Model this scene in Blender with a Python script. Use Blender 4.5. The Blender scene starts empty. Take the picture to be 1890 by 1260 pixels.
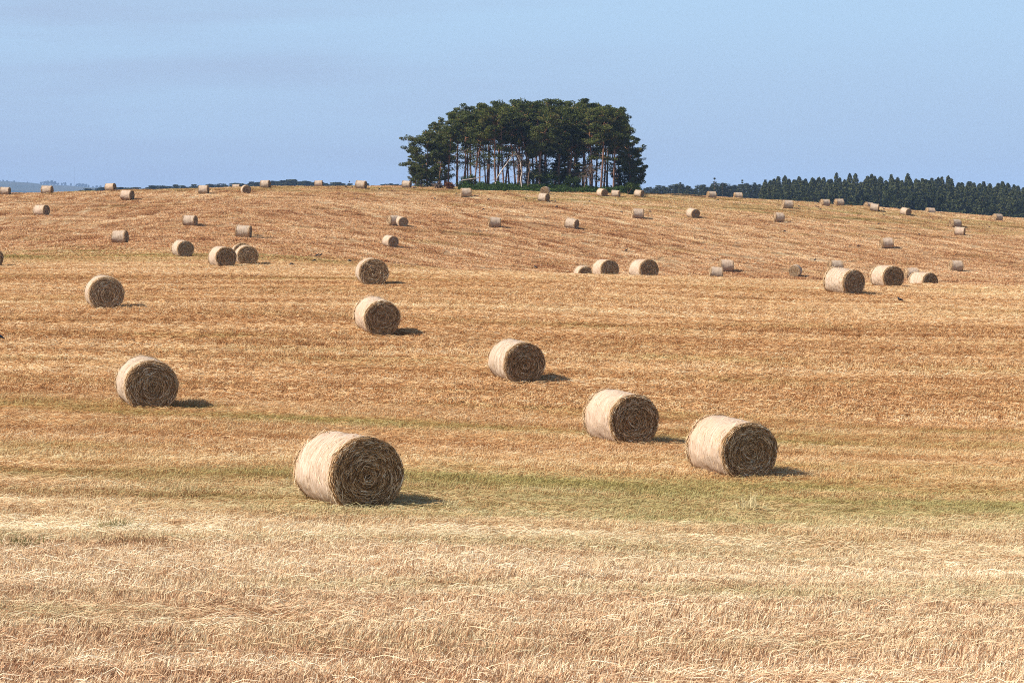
import bpy, math, random
import numpy as np
R_ = math.radians
scene = bpy.context.scene
COL = scene.collection

# ------------------------------------------------------------------ camera, sky, sun, exposure
F, CX, CY, YH, ZC = 4200.0, 945.0, 630.0, 440.0, 4.0      # focal length in photo pixels, centre, eye level row, eye height
PITCH = math.atan((CY - YH) / F)
cam = bpy.data.cameras.new('camera'); camo = bpy.data.objects.new('camera', cam); COL.objects.link(camo)
cam.sensor_width = 36.0; cam.lens = 36.0 * F / 1890.0; cam.clip_start = 0.5; cam.clip_end = 20000
camo.location = (0, 0, ZC); camo.rotation_euler = (R_(90) - PITCH, 0, 0)
scene.camera = camo

SUN_EL, SUN_AZ = R_(41), R_(20)        # sun to the left, slightly on the camera's side
SUN_DIR = (-math.cos(SUN_EL) * math.cos(SUN_AZ), -math.cos(SUN_EL) * math.sin(SUN_AZ), math.sin(SUN_EL))
world = bpy.data.worlds.new('World'); scene.world = world; world.use_nodes = True
wt = world.node_tree; wt.nodes.clear()
def wn(t, **k):
    n = wt.nodes.new(t)
    for a, b in k.items(): setattr(n, a, b)
    return n
tc = wn('ShaderNodeTexCoord'); sx = wn('ShaderNodeSeparateXYZ'); wt.links.new(tc.outputs['Generated'], sx.inputs[0])
mx = wn('ShaderNodeMath', operation='MULTIPLY_ADD'); mx.inputs[1].default_value = 0.9; mx.inputs[2].default_value = 0.13
wt.links.new(sx.outputs['Z'], mx.inputs[0])
cb = wn('ShaderNodeCombineXYZ'); wt.links.new(sx.outputs['X'], cb.inputs[0]); wt.links.new(sx.outputs['Y'], cb.inputs[1]); wt.links.new(mx.outputs[0], cb.inputs[2])
nm = wn('ShaderNodeVectorMath', operation='NORMALIZE'); wt.links.new(cb.outputs[0], nm.inputs[0])
sky = wn('ShaderNodeTexSky', sky_type='NISHITA', sun_disc=False, sun_elevation=SUN_EL, sun_rotation=math.atan2(SUN_DIR[0], SUN_DIR[1]),
         altitude=100, air_density=1.0, dust_density=0.6, ozone_density=2.5)
wt.links.new(nm.outputs[0], sky.inputs[0])
# thin streaky cloud veil low in the sky
mp = wn('ShaderNodeMapping'); mp.inputs['Scale'].default_value = (4, 4, 38); wt.links.new(tc.outputs['Generated'], mp.inputs[0])
nz = wn('ShaderNodeTexNoise'); nz.inputs['Scale'].default_value = 1.0; nz.inputs['Detail'].default_value = 5; nz.inputs['Roughness'].default_value = 0.55
wt.links.new(mp.outputs[0], nz.inputs['Vector'])
cr = wn('ShaderNodeMapRange'); cr.inputs['From Min'].default_value = 0.42; cr.inputs['From Max'].default_value = 0.72; cr.inputs['To Max'].default_value = 0.85
wt.links.new(nz.outputs['Fac'], cr.inputs['Value'])
lf = wn('ShaderNodeMapRange'); lf.inputs['From Min'].default_value = 0.12; lf.inputs['From Max'].default_value = -0.22; lf.inputs['To Min'].default_value = 0.15
wt.links.new(sx.outputs['X'], lf.inputs['Value'])
cm = wn('ShaderNodeMath', operation='MULTIPLY'); wt.links.new(cr.outputs[0], cm.inputs[0]); wt.links.new(lf.outputs[0], cm.inputs[1])
mixc = wn('ShaderNodeMix', data_type='RGBA'); wt.links.new(cm.outputs[0], mixc.inputs[0]); 
# summer haze low in the sky: lavender grey at the horizon, clear pale blue above it
hr = wn('ShaderNodeValToRGB'); e = hr.color_ramp.elements; e[0].position = 0.0; e[0].color = (0.310, 0.362, 0.460, 1); e[1].position = 0.105; e[1].color = (0.355, 0.503, 0.640, 1)
wt.links.new(sx.outputs['Z'], hr.inputs[0])
h10 = wn('ShaderNodeMix', data_type='RGBA', blend_type='MULTIPLY'); h10.inputs[0].default_value = 1.0; h10.inputs[7].default_value = (10, 10, 10, 1); wt.links.new(hr.outputs[0], h10.inputs[6])
hf = wn('ShaderNodeMapRange'); hf.inputs['From Min'].default_value = 0.12; hf.inputs['From Max'].default_value = 0.5; hf.inputs['To Min'].default_value = 0.8; hf.inputs['To Max'].default_value = 0.0
wt.links.new(sx.outputs['Z'], hf.inputs['Value'])
hm = wn('ShaderNodeMix', data_type='RGBA'); wt.links.new(hf.outputs[0], hm.inputs[0]); wt.links.new(sky.outputs[0], hm.inputs[6]); wt.links.new(h10.outputs[2], hm.inputs[7])
wt.links.new(hm.outputs[2], mixc.inputs[6])
mixc.inputs[7].default_value = (2.75, 3.2, 4.35, 1)
bg = wn('ShaderNodeBackground'); bg.inputs['Strength'].default_value = 0.085
wt.links.new(mixc.outputs[2], bg.inputs[0])
wo = wn('ShaderNodeOutputWorld'); wt.links.new(bg.outputs[0], wo.inputs[0])

sl = bpy.data.lights.new('sun', 'SUN'); sl.energy = 4.6; sl.angle = R_(0.53); sl.color = (1.0, 0.935, 0.85)
so = bpy.data.objects.new('sun', sl); COL.objects.link(so); so.location = (-60, -20, 80)
so.rotation_euler = (math.atan2(math.hypot(SUN_DIR[0], SUN_DIR[1]), SUN_DIR[2]), 0, math.atan2(SUN_DIR[1], SUN_DIR[0]) + math.pi / 2)
vs = scene.view_settings; vs.view_transform = 'Standard'; vs.look = 'None'; vs.gamma = 1.0; vs.exposure = 0.8; vs.use_curve_mapping = False
scene.cycles.use_denoising = False; scene.cycles.filter_width = 1.0; scene.cycles.volume_bounces = 0; scene.cycles.max_bounces = 6; scene.cycles.transparent_max_bounces = 4

rng = np.random.default_rng(7); random.seed(7)

# ------------------------------------------------------------------ helpers
def link(o, parent=None):
    COL.objects.link(o)
    if parent is not None: o.parent = parent
    return o
def tag(o, label=None, cat=None, group=None, kind=None):
    if label: o['label'] = label
    if cat: o['category'] = cat
    if group: o['group'] = group
    if kind: o['kind'] = kind
    return o
def empty(name, loc=(0, 0, 0), rz=0.0):
    o = bpy.data.objects.new(name, None); o.empty_display_size = 0.3; o.location = loc; o.rotation_euler = (0, 0, rz)
    return link(o)
def copy_tree(o, parent=None):
    c = o.copy(); COL.objects.link(c); c.parent = parent
    for ch in list(o.children): copy_tree(ch, c)
    return c
class MB:
    """collects polygons with numpy and a per-point random value, then builds one mesh"""
    def __init__(s): s.v = []; s.f = {3: [], 4: []}; s.a = []; s.uv = []; s.n = 0; s.mi = {3: [], 4: []}
    def add(s, V, faces, rnd=0.5, uv=None, mat=0):
        V = np.asarray(V, float).reshape(-1, 3); faces = np.asarray(faces, int)
        s.v.append(V); s.f[faces.shape[1]].append(faces + s.n); s.mi[faces.shape[1]].append(np.full(len(faces), mat))
        s.a.append(np.broadcast_to(np.asarray(rnd, float), (len(V),)).copy())
        s.uv.append(np.zeros((len(V), 3)) if uv is None else np.asarray(uv, float)); s.n += len(V)
        return s.n - len(V)
    def mesh(s, name, mats, smooth=False):
        me = bpy.data.meshes.new(name); V = np.concatenate(s.v)
        t = np.concatenate(s.f[3]) if s.f[3] else np.zeros((0, 3), int); q = np.concatenate(s.f[4]) if s.f[4] else np.zeros((0, 4), int)
        me.vertices.add(len(V)); me.vertices.foreach_set('co', V.astype(np.float32).ravel())
        me.loops.add(t.size + q.size); me.loops.foreach_set('vertex_index', np.concatenate([t.ravel(), q.ravel()]).astype(np.int32))
        me.polygons.add(len(t) + len(q))
        st = np.concatenate([np.arange(len(t)) * 3, t.size + np.arange(len(q)) * 4]).astype(np.int32)
        me.polygons.foreach_set('loop_start', st)
        mi = np.concatenate((s.mi[3] or []) + (s.mi[4] or []))
        me.polygons.foreach_set('material_index', mi.astype(np.int32))
        me.polygons.foreach_set('use_smooth', np.full(len(st), smooth))
        at = me.attributes.new('rnd', 'FLOAT', 'POINT'); at.data.foreach_set('value', np.concatenate(s.a).astype(np.float32))
        at = me.attributes.new('wrap', 'FLOAT_VECTOR', 'POINT'); at.data.foreach_set('vector', np.concatenate(s.uv).astype(np.float32).ravel())
        for m in (mats if isinstance(mats, (list, tuple)) else [mats]): me.materials.append(m)
        me.update(calc_edges=True); me.validate()
        return me
    def build(s, name, mats, parent=None, smooth=False):
        return link(bpy.data.objects.new(name, s.mesh(name, mats, smooth)), parent)
def grid_faces(nr, nc, wrap=False):
    i, j = np.meshgrid(np.arange(nr - 1), np.arange(nc if wrap else nc - 1), indexing='ij')
    a = i * nc + j; b = i * nc + (j + 1) % nc
    return np.stack([a, b, b + nc, a + nc], -1).reshape(-1, 4)
def tube(mb, P, rad, n=6, rnd=0.5, mat=0):
    """tapered tube along points P with radii rad"""
    P = np.asarray(P, float); m = len(P); T = np.gradient(P, axis=0); T /= np.linalg.norm(T, axis=1)[:, None] + 1e-9
    ref = np.where(np.abs(T[:, 2:3]) > 0.9, np.array([[1., 0, 0]]), np.array([[0, 0, 1.]]))
    A = np.cross(T, ref); A /= np.linalg.norm(A, axis=1)[:, None] + 1e-9; B = np.cross(T, A)
    th = np.arange(n) / n * 2 * np.pi
    V = P[:, None] + np.asarray(rad)[:, None, None] * (np.cos(th)[None, :, None] * A[:, None] + np.sin(th)[None, :, None] * B[:, None])
    base = mb.add(V.reshape(-1, 3), grid_faces(m, n, True), rnd, mat=mat)
    tip = mb.add([P[-1]], np.zeros((0, 3), int), rnd)
    j = np.arange(n); f = np.stack([base + (m - 1) * n + j, base + (m - 1) * n + (j + 1) % n, np.full(n, tip)], -1)
    mb.f[3].append(f); mb.mi[3].append(np.full(n, mat))

class NT:
    """short way to write a shader node tree"""
    def __init__(s, name):
        s.m = bpy.data.materials.new(name); s.m.use_nodes = True; s.t = s.m.node_tree; s.t.nodes.clear()
    def n(s, t, **k):
        x = s.t.nodes.new(t)
        for a, b in k.items(): setattr(x, a, b)
        return x
    def put(s, sock, v):
        if isinstance(v, bpy.types.NodeSocket): s.t.links.new(v, sock)
        elif v is not None: sock.default_value = v
    def math(s, op, a, b=None, c=None, clamp=False):
        x = s.n('ShaderNodeMath', operation=op, use_clamp=clamp)
        for i, v in enumerate((a, b, c)): s.put(x.inputs[i], v)
        return x.outputs[0]
    def rng(s, v, a, b, c=0.0, d=1.0, smooth=True):
        x = s.n('ShaderNodeMapRange', interpolation_type='SMOOTHSTEP' if smooth else 'LINEAR'); s.put(x.inputs[0], v)
        for i, q in enumerate((a, b, c, d)): s.put(x.inputs[i + 1], q)
        return x.outputs[0]
    def xyz(s, a, b, c=0.0):
        x = s.n('ShaderNodeCombineXYZ')
        for i, v in enumerate((a, b, c)): s.put(x.inputs[i], v)
        return x.outputs[0]
    def sep(s, v):
        x = s.n('ShaderNodeSeparateXYZ'); s.put(x.inputs[0], v); return x.outputs
    def noise(s, vec, scale=1.0, detail=3.0, rough=0.55):
        x = s.n('ShaderNodeTexNoise'); s.put(x.inputs['Vector'], vec)
        x.inputs['Scale'].default_value = scale; x.inputs['Detail'].default_value = detail; x.inputs['Roughness'].default_value = rough
        return x.outputs['Fac']
    def mix(s, f, a, b, mode='MIX'):
        x = s.n('ShaderNodeMix', data_type='RGBA', blend_type=mode); s.put(x.inputs[0], f); s.put(x.inputs[6], a); s.put(x.inputs[7], b); return x.outputs[2]
    def ramp(s, f, stops):
        x = s.n('ShaderNodeValToRGB'); s.put(x.inputs[0], f); e = x.color_ramp.elements
        while len(e) < len(stops): e.new(0.5)
        for k, (p, c) in enumerate(stops): e[k].position = p; e[k].color = (*c, 1)
        return x.outputs[0]
    def attr(s, name, vec=False):
        x = s.n('ShaderNodeAttribute', attribute_name=name); return x.outputs['Vector' if vec else 'Fac']
    def pos(s): return s.n('ShaderNodeNewGeometry').outputs['Position']
    def objrand(s): return s.n('ShaderNodeObjectInfo').outputs['Random']
    def out(s, shader): s.t.links.new(shader, s.n('ShaderNodeOutputMaterial').inputs[0]); return s.m
    def diffuse(s, col, normal=None):
        x = s.n('ShaderNodeBsdfDiffuse'); s.put(x.inputs[0], col); s.put(x.inputs['Normal'], normal) if normal is not None else None; return x.outputs[0]
    def leaf(s, col, f=0.3, tcol=None):
        a = s.diffuse(col); b = s.n('ShaderNodeBsdfTranslucent'); s.put(b.inputs[0], tcol if tcol is not None else col)
        m = s.n('ShaderNodeMixShader'); m.inputs[0].default_value = f; s.t.links.new(a, m.inputs[1]); s.t.links.new(b.outputs[0], m.inputs[2]); return m.outputs[0]
    def bump(s, h, strength=0.5, dist=0.02):
        x = s.n('ShaderNodeBump'); x.inputs['Strength'].default_value = strength; x.inputs['Distance'].default_value = dist; s.put(x.inputs['Height'], h); return x.outputs[0]
    def principled(s, col, rough=0.8, normal=None, spec=0.2):
        x = s.n('ShaderNodeBsdfPrincipled'); s.put(x.inputs['Base Color'], col); x.inputs['Roughness'].default_value = rough
        x.inputs['Specular IOR Level'].default_value = spec
        if normal is not None: s.put(x.inputs['Normal'], normal)
        return x.outputs[0]

# ------------------------------------------------------------------ terrain
PXC = np.array([-480., -5., 470., 945., 1420., 1895., 2370.])
DK = np.array([8, 20, 40, 58, 72, 85, 110, 130, 150, 175, 205, 240, 275, 310, 345, 375, 420, 520, 640, 740, 930, 1600, 2500, 9000], float)
ZT = np.array([
 [-3.9, -3.9, -4.4, -4.2, -3.8, -3.0, -2.1, -1.7, -1.5, -1.3, -0.8, -0.2, 2.2, 4.6, 6.2, 6.0, 3, -4, -8, -12, -14, -10, -25, -30],
 [-3.9, -3.9, -4.5, -4.3, -3.9, -3.1, -2.2, -1.75, -1.6, -1.4, -0.9, 0.0, 2.4, 4.9, 6.6, 6.5, 4, -3, -7, -10, -6, 12, -25, -30],
 [-3.9, -3.95, -4.6, -4.5, -4.2, -3.2, -2.15, -1.75, -1.6, -1.5, -1.2, 0.1, 2.3, 4.9, 7.2, 8.2, 8.0, 3, 2, 4, 12, 25, -25, -30],
 [-3.9, -4.0, -4.7, -4.75, -4.35, -3.5, -2.25, -2.1, -2.5, -3.1, -3.3, -2.1, 0.5, 3.3, 6.0, 8.0, 8.5, 4, 2, 4, 12, 26, -25, -30],
 [-3.9, -4.0, -4.9, -5.0, -4.6, -3.8, -2.75, -2.5, -2.95, -3.8, -4.5, -4.3, -2.3, 0.6, 3.7, 5.9, 6.3, 0.5, -2, 0, 14, 22, -25, -30],
 [-3.9, -4.0, -5.0, -5.2, -4.8, -4.0, -3.1, -2.85, -3.65, -4.7, -5.2, -5.1, -4.0, -1.8, 0.5, 2.4, 3.3, -4, -6, -3, 13, 20, -25, -30],
 [-3.9, -4.0, -5.0, -5.3, -5.0, -4.3, -3.3, -3.0, -3.5, -4.6, -5.5, -5.9, -5.2, -3.6, -1.8, -0.2, 0.3, -7, -9, -6, 10, 18, -25, -30]], float)
_ld = np.log(DK)
_tan = np.gradient(ZT, _ld, axis=1)
_sec = np.diff(ZT, axis=1) / np.diff(_ld)                 # beyond the hilltop no slope may overshoot
for _k in range(17, len(DK) - 1):
    _a, _b = _sec[:, _k - 1], _sec[:, _k]; _tan[:, _k] = np.where(_a * _b > 0, 2 * _a * _b / np.where(_a + _b == 0, 1, _a + _b), 0)
def zt(X, Y):
    """height of the ground (numpy arrays)"""
    X = np.asarray(X, float); Y = np.asarray(Y, float); Yc = np.clip(Y, 8, 8999)
    p = np.clip(CX + F * X / Yc, -479, 2369)
    L = np.log(Yc); k = np.clip(np.searchsorted(DK, Yc, side='right') - 1, 0, len(DK) - 2)
    h = _ld[k + 1] - _ld[k]; t = (L - _ld[k]) / h
    def colz(c):
        a, b = ZT[c, k], ZT[c, k + 1]; ta, tb = _tan[c, k] * h, _tan[c, k + 1] * h
        return a * (2*t**3 - 3*t**2 + 1) + ta * (t**3 - 2*t**2 + t) + b * (-2*t**3 + 3*t**2) + tb * (t**3 - t**2)
    j = np.clip(((p - PXC[0]) / 475.0).astype(int), 0, 5); s = (p - PXC[j]) / 475.0
    z0, z1, z2, z3 = colz(np.clip(j - 1, 0, 6)), colz(j), colz(j + 1), colz(np.clip(j + 2, 0, 6))
    z = 0.5 * (2*z1 + (z2 - z0)*s + (2*z0 - 5*z1 + 4*z2 - z3)*s*s + (3*z1 - z0 - 3*z2 + z3)*s**3)
    am = np.interp(Y, [0, 30, 150, 260, 420, 900], [0.01, 0.035, 0.05, 0.16, 0.10, 0.6])
    nse = (np.sin(X*0.31 + 1.3*np.sin(Y*0.11)) * np.sin(Y*0.52 + 1.1*np.sin(X*0.07)) + 0.6*np.sin(X*0.11 + Y*0.23 + 2) + 0.5*np.sin(Y*1.05 + 1.7*np.sin(X*0.05 + 1)))
    return z + ZC + am * nse
def z1(x, y): return float(zt(np.array([x]), np.array([y]))[0])
def normal_at(x, y, d=0.4):
    gx = (z1(x + d, y) - z1(x - d, y)) / (2*d); gy = (z1(x, y + d) - z1(x, y - d)) / (2*d)
    return gx, gy
_cp, _sp = math.cos(PITCH), math.sin(PITCH)
_march = np.concatenate([np.arange(12, 470, 0.1)])
def at(px, py):
    """the ground point seen at a pixel of the photograph"""
    a, b = (px - CX) / F, (CY - py) / F
    d = np.array([a, _cp + b * _sp, -_sp + b * _cp]); d /= d[1]
    x, y, z = d[0] * _march, _march, ZC + d[2] * _march
    i = np.nonzero(zt(x, y) >= z)[0]
    if len(i) == 0:                                   # above the skyline: nearest approach
        i = [int(np.argmin((z - zt(x, y)) / _march))]
    return x[i[0]], y[i[0]]
def at_depth(px, D): return (px - CX) / F * D, D
def z_at(py, D):
    """height that shows at row py at depth D"""
    b = (CY - py) / F
    return ZC + D * (-_sp + b * _cp) / (_cp + b * _sp)

# ------------------------------------------------------------------ materials: field
def field_colour(N, rnd, dark=1.0):
    X, Y, _ = N.sep(N.pos())
    hill = N.rng(Y, 150, 215)
    left = N.rng(X, -20, -45)
    bandn = N.noise(N.xyz(N.math('MULTIPLY', X, 0.028), N.math('MULTIPLY', Y, 0.45)), 1.0, 6, 0.72)
    t = N.math('ADD', N.math('MULTIPLY', X, 0.42), N.math('MULTIPLY', Y, 0.29))
    s = N.math('ADD', N.math('MULTIPLY', X, 0.03), N.math('MULTIPLY', Y, -0.042))
    t2 = N.math('ADD', N.math('MULTIPLY', X, 0.40), N.math('MULTIPLY', Y, -0.10))
    s2 = N.math('ADD', N.math('MULTIPLY', X, 0.015), N.math('MULTIPLY', Y, 0.035))
    hb = N.mix(left, N.noise(N.xyz(t, s), 1.0, 5, 0.65), N.noise(N.xyz(t2, s2), 1.0, 5, 0.65))
    hb = N.math('MULTIPLY_ADD', N.math('SUBTRACT', hb, 0.5), 1.05, 0.5); band = N.mix(hill, bandn, hb)
    clump = N.noise(N.xyz(N.math('MULTIPLY', X, 0.9), N.math('MULTIPLY', Y, 1.6)), 1.0, 5, 0.6)
    big = N.noise(N.xyz(N.math('MULTIPLY', X, 0.018), N.math('MULTIPLY', Y, 0.05)), 1.0, 3, 0.5)
    f = N.math('ADD', N.math('MULTIPLY', N.math('SUBTRACT', band, 0.5), 1.35), N.math('MULTIPLY', N.math('SUBTRACT', clump, 0.5), 0.6))
    f = N.math('ADD', f, N.math('MULTIPLY', N.math('SUBTRACT', big, 0.5), 0.6))
    line = N.noise(N.xyz(N.math('MULTIPLY', X, 0.02), N.math('MULTIPLY', Y, 1.5)), 1.0, 3, 0.6)      # thin mowing lines
    hl = N.mix(left, N.noise(N.xyz(N.math('MULTIPLY', t, 2.2), N.math('MULTIPLY', s, 0.5)), 1.0, 3, 0.6), N.noise(N.xyz(N.math('MULTIPLY', t2, 1.6), N.math('MULTIPLY', s2, 0.5)), 1.0, 3, 0.6))
    line = N.mix(hill, line, hl)
    f = N.math('ADD', f, N.math('MULTIPLY', N.math('SUBTRACT', line, 0.5), 0.9))
    f = N.math('ADD', f, N.math('MULTIPLY', N.math('SUBTRACT', rnd, 0.5), 0.95))
    pt = N.noise(N.xyz(N.math('MULTIPLY', X, 0.42), N.math('MULTIPLY', Y, 0.75)), 1.0, 4, 0.65)      # bare reddish scrapes where the swath lay
    f = N.math('SUBTRACT', f, N.math('MULTIPLY', N.rng(pt, 0.56, 0.70), N.rng(Y, 60, 30, 0.14, 0.42)))
    # the strip nearest the camera was left taller and paler, the ground behind it raked barer
    bias = N.ramp(N.math('DIVIDE', N.math('ADD', Y, N.math('MULTIPLY', N.math('SUBTRACT', big, 0.5), 16.0)), 400.0), [(0.0, (0.60,)*3), (0.055, (0.63,)*3), (0.085, (0.73,)*3), (0.12, (0.58,)*3), (0.15, (0.49,)*3), (0.2, (0.50,)*3), (0.32, (0.60,)*3), (0.5, (0.53,)*3), (0.72, (0.50,)*3), (0.86, (0.57,)*3), (1.0, (0.60,)*3)])
    f = N.math('ADD', f, bias, clamp=True)
    c = N.ramp(f, [(0.0, (0.15, 0.058, 0.022)), (0.24, (0.40, 0.172, 0.066)), (0.46, (0.60, 0.338, 0.152)), (0.74, (0.755, 0.52, 0.270)), (1.0, (0.90, 0.77, 0.52))])
    def gauss(v, m, w):
        d = N.math('DIVIDE', N.math('SUBTRACT', v, m), w); return N.math('POWER', 2.718, N.math('MULTIPLY', N.math('MULTIPLY', d, d), -1.0))
    gn = N.noise(N.xyz(N.math('MULTIPLY', X, 0.07), N.math('MULTIPLY', Y, 0.28)), 1.0, 4, 0.6)
    gp = N.math('MULTIPLY', gauss(Y, 42, 4.5), N.rng(X, -12, 4, 0.17, 0.34))
    gp = N.math('ADD', gp, N.math('MULTIPLY', gauss(Y, 57, 5), 0.12))
    gp = N.math('ADD', gp, N.math('MULTIPLY', gauss(Y, 31, 8), 0.07))
    gp = N.math('ADD', gp, N.math('MULTIPLY', gauss(Y, 172, 30), 0.22))
    gp = N.math('ADD', gp, N.math('MULTIPLY', gauss(Y, 362, 28), 0.20))
    g = N.rng(N.math('ADD', N.math('ADD', gn, gp), N.math('MULTIPLY', N.math('SUBTRACT', rnd, 0.5), 0.35)), 0.58, 0.92, 0.0, 0.85)
    gc = N.mix(rnd, (0.20, 0.20, 0.050, 1), (0.47, 0.41, 0.15, 1))
    c = N.mix(g, c, gc)
    hs = N.n('ShaderNodeHueSaturation'); N.put(hs.inputs['Color'], c)                     # older, weathered straw in the nearest strip
    N.put(hs.inputs['Saturation'], N.rng(N.math('ADD', Y, N.math('MULTIPLY', N.math('SUBTRACT', big, 0.5), 16.0)), 32, 48, 0.88, 1.02)); N.put(hs.inputs['Hue'], N.ramp(N.math('DIVIDE', Y, 400.0), [(0.045, (0.499,)*3), (0.068, (0.5015,)*3), (0.09, (0.505,)*3), (0.13, (0.500,)*3), (0.3, (0.500,)*3), (0.5, (0.4945,)*3), (0.85, (0.497,)*3)])); c = hs.outputs[0]
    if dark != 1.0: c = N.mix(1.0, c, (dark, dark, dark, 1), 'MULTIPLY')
    return c
N = NT('stubble_straw'); M_blade = N.out(N.leaf(field_colour(N, N.attr('rnd')), 0.16))
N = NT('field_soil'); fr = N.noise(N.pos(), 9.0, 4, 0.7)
M_field = N.out(N.diffuse(field_colour(N, N.rng(fr, 0.3, 0.7), 0.5), N.bump(N.noise(N.pos(), 5.0, 5, 0.7), 0.8, 0.08)))  # soil colour darkened to paint shade between the blades

# ------------------------------------------------------------------ ground sheet
ys = [-30, -18, -8, -2, 4, 9]; y = 12.0
while y < 560: ys.append(y); y *= 1.0085
while y < 8000: ys.append(y); y *= 1.05
ys = np.array(ys); us = np.sinh(np.linspace(-2.2, 2.2, 321)) / np.sinh(2.2) * 0.62
Xg = us[None, :] * (ys[:, None] + 40); Yg = np.repeat(ys[:, None], len(us), 1)
mb = MB(); mb.add(np.stack([Xg, Yg, zt(Xg, Yg)], -1).reshape(-1, 3), grid_faces(len(ys), len(us)))
tag(mb.build('field', M_field, smooth=True), 'wide hay stubble field rolling up to a low hilltop', 'field', kind='structure')

# ------------------------------------------------------------------ stubble: patches of straw blades set over the field
src = bpy.data.collections.new('stubble_patches')
def patch(name, size, n, h0, h1, w0, w1, lying=0, lean=0.24):
    m = MB(); xy = rng.uniform(-size/2, size/2, (n, 2)); a = rng.uniform(0, 2*np.pi, n)
    h = rng.uniform(h0, h1, n) * rng.uniform(0.6, 1.0, n); w = rng.uniform(w0, w1, n)
    ld = rng.normal(0, lean, (n, 2)) + np.array([0.22, -0.05]); rv = np.where(rng.random(n) < 0.11, rng.uniform(-0.35, 0.1, n), np.clip(rng.normal(0.56, 0.26, n), 0, 1))  # a share of blades coloured dark, painting shadowed gaps into the stubble
    c, s = np.cos(a) * w / 2, np.sin(a) * w / 2
    b0 = np.stack([xy[:, 0] - c, xy[:, 1] - s, np.full(n, -0.02)], -1); b1 = np.stack([xy[:, 0] + c, xy[:, 1] + s, np.full(n, -0.02)], -1)
    md = np.stack([xy[:, 0] + ld[:, 0]*h*0.35, xy[:, 1] + ld[:, 1]*h*0.35, h*0.55], -1)
    tp = np.stack([xy[:, 0] + ld[:, 0]*h*1.05, xy[:, 1] + ld[:, 1]*h*1.05, h*0.97], -1)
    off = np.stack([c, s, np.zeros(n)], -1) * 0.8
    V = np.stack([b0, b1, md + off, md - off, tp + off*0.45, tp - off*0.45], 1).reshape(-1, 3)
    k = np.arange(n)[:, None] * 6
    m.add(V, np.concatenate([k + np.array([[0, 1, 2, 3]]), k + np.array([[3, 2, 4, 5]])]), np.repeat(rv, 6))
    if lying:
        n = lying; L = rng.uniform(0.08, 0.30, n); a = rng.normal(0, 0.45, n) + np.where(rng.random(n) < 0.5, np.pi, 0)
        p = np.stack([rng.uniform(-size/2, size/2, n), rng.uniform(-size/2, size/2, n), rng.uniform(0.02, 0.12, n)], -1)
        d = np.stack([np.cos(a), np.sin(a), rng.normal(0, 0.12, n)], -1); q = np.stack([-np.sin(a), np.cos(a), np.full(n, 0.6)], -1) * rng.uniform(w0, w1, n)[:, None] * 0.30
        bend = np.stack([np.zeros(n), np.zeros(n), rng.uniform(0, 0.05, n)], -1) + q / np.linalg.norm(q, axis=1)[:, None] * rng.normal(0, 0.02, n)[:, None]
        a0 = p - d * L[:, None]/2; a1 = p + bend; a2 = p + d * L[:, None]/2
        V = np.stack([a0 - q, a0 + q, a1 + q, a1 - q, a2 + q, a2 - q], 1).reshape(-1, 3); k = np.arange(n)[:, None] * 6
        m.add(V, np.concatenate([k + np.array([[0, 1, 2, 3]]), k + np.array([[3, 2, 4, 5]])]), np.repeat(np.clip(rng.normal(0.50, 0.24, n), 0, 1), 6))
    src.objects.link(bpy.data.objects.new(name, m.mesh(name, M_blade)))
for k in range(4): patch(f'a_near_{k}', 1.55, 2900, 0.055, 0.14, 0.005, 0.0115, 110)
for k in range(2): patch(f'b_swath_{k}', 1.55, 1500, 0.04, 0.11, 0.006, 0.012, 560, 0.7)
for k in range(3): patch(f'c_mid_{k}', 2.2, 2500, 0.05, 0.14, 0.009, 0.021, 200)
for k in range(2): patch(f'd_midswath_{k}', 2.2, 1400, 0.03, 0.09, 0.010, 0.022, 760, 0.7)
for k in range(3): patch(f'e_far_{k}', 3.3, 2200, 0.04, 0.13, 0.02, 0.045, 260)
def vnoise(x, y, seed=0):
    """smooth value noise 0..1"""
    xi, yi = np.floor(x).astype(int), np.floor(y).astype(int); fx, fy = x - xi, y - yi
    hsh = lambda a, b: (np.sin(a*127.1 + b*311.7 + seed*74.7) * 43758.5453) % 1.0
    fx = fx*fx*(3 - 2*fx); fy = fy*fy*(3 - 2*fy)
    return (hsh(xi, yi)*(1-fx) + hsh(xi+1, yi)*fx)*(1-fy) + (hsh(xi, yi+1)*(1-fx) + hsh(xi+1, yi+1)*fx)*fy
PTS, ROT, SCL, PID = [], [], [], []
def sow(y0, y1, step, kinds, swath, nmin, lowmin):
    yy = np.arange(y0, y1, step); P = []
    for y in yy:
        hw = 0.232 * y + 3.5 + 0.02 * y; xx = np.arange(-hw, hw, step); P.append(np.stack([xx, np.full(len(xx), y)], -1))
    P = np.concatenate(P); P += rng.uniform(-0.3, 0.3, P.shape) * step
    x, y = P[:, 0], P[:, 1]; d = 0.5
    gx = (zt(x + d, y) - zt(x - d, y)) / (2*d); gy = (zt(x, y + d) - zt(x, y - d)) / (2*d)
    n = len(P); row = vnoise(x*0.06, y*0.9, 3)*0.6 + vnoise(x*0.3, y*1.4, 5)*0.4
    sw = (row < nmin) if swath else np.zeros(n, bool)
    pid = np.where(sw, rng.choice(swath, n) if swath else 0, rng.choice(kinds, n))
    sc = np.stack([np.ones(n), np.ones(n), np.clip(0.55 + row * 0.95 + rng.normal(0, 0.14, n), 0.35, 1.7)], -1)
    PTS.append(np.stack([x, y, zt(x, y)], -1)); PID.append(pid); SCL.append(sc)
    ROT.append(np.stack([np.arctan(gy), -np.arctan(gx), rng.normal(0, 0.18, n) + np.where(swath is None, 1, 1) * np.where(rng.random(n) < 0.0, np.pi, 0)], -1))
sow(15, 62, 1.0, [0, 1, 2, 3], [4, 5], 0.36, 0)
sow(62, 160, 1.5, [6, 7, 8], [9, 10], 0.45, 0)
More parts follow.
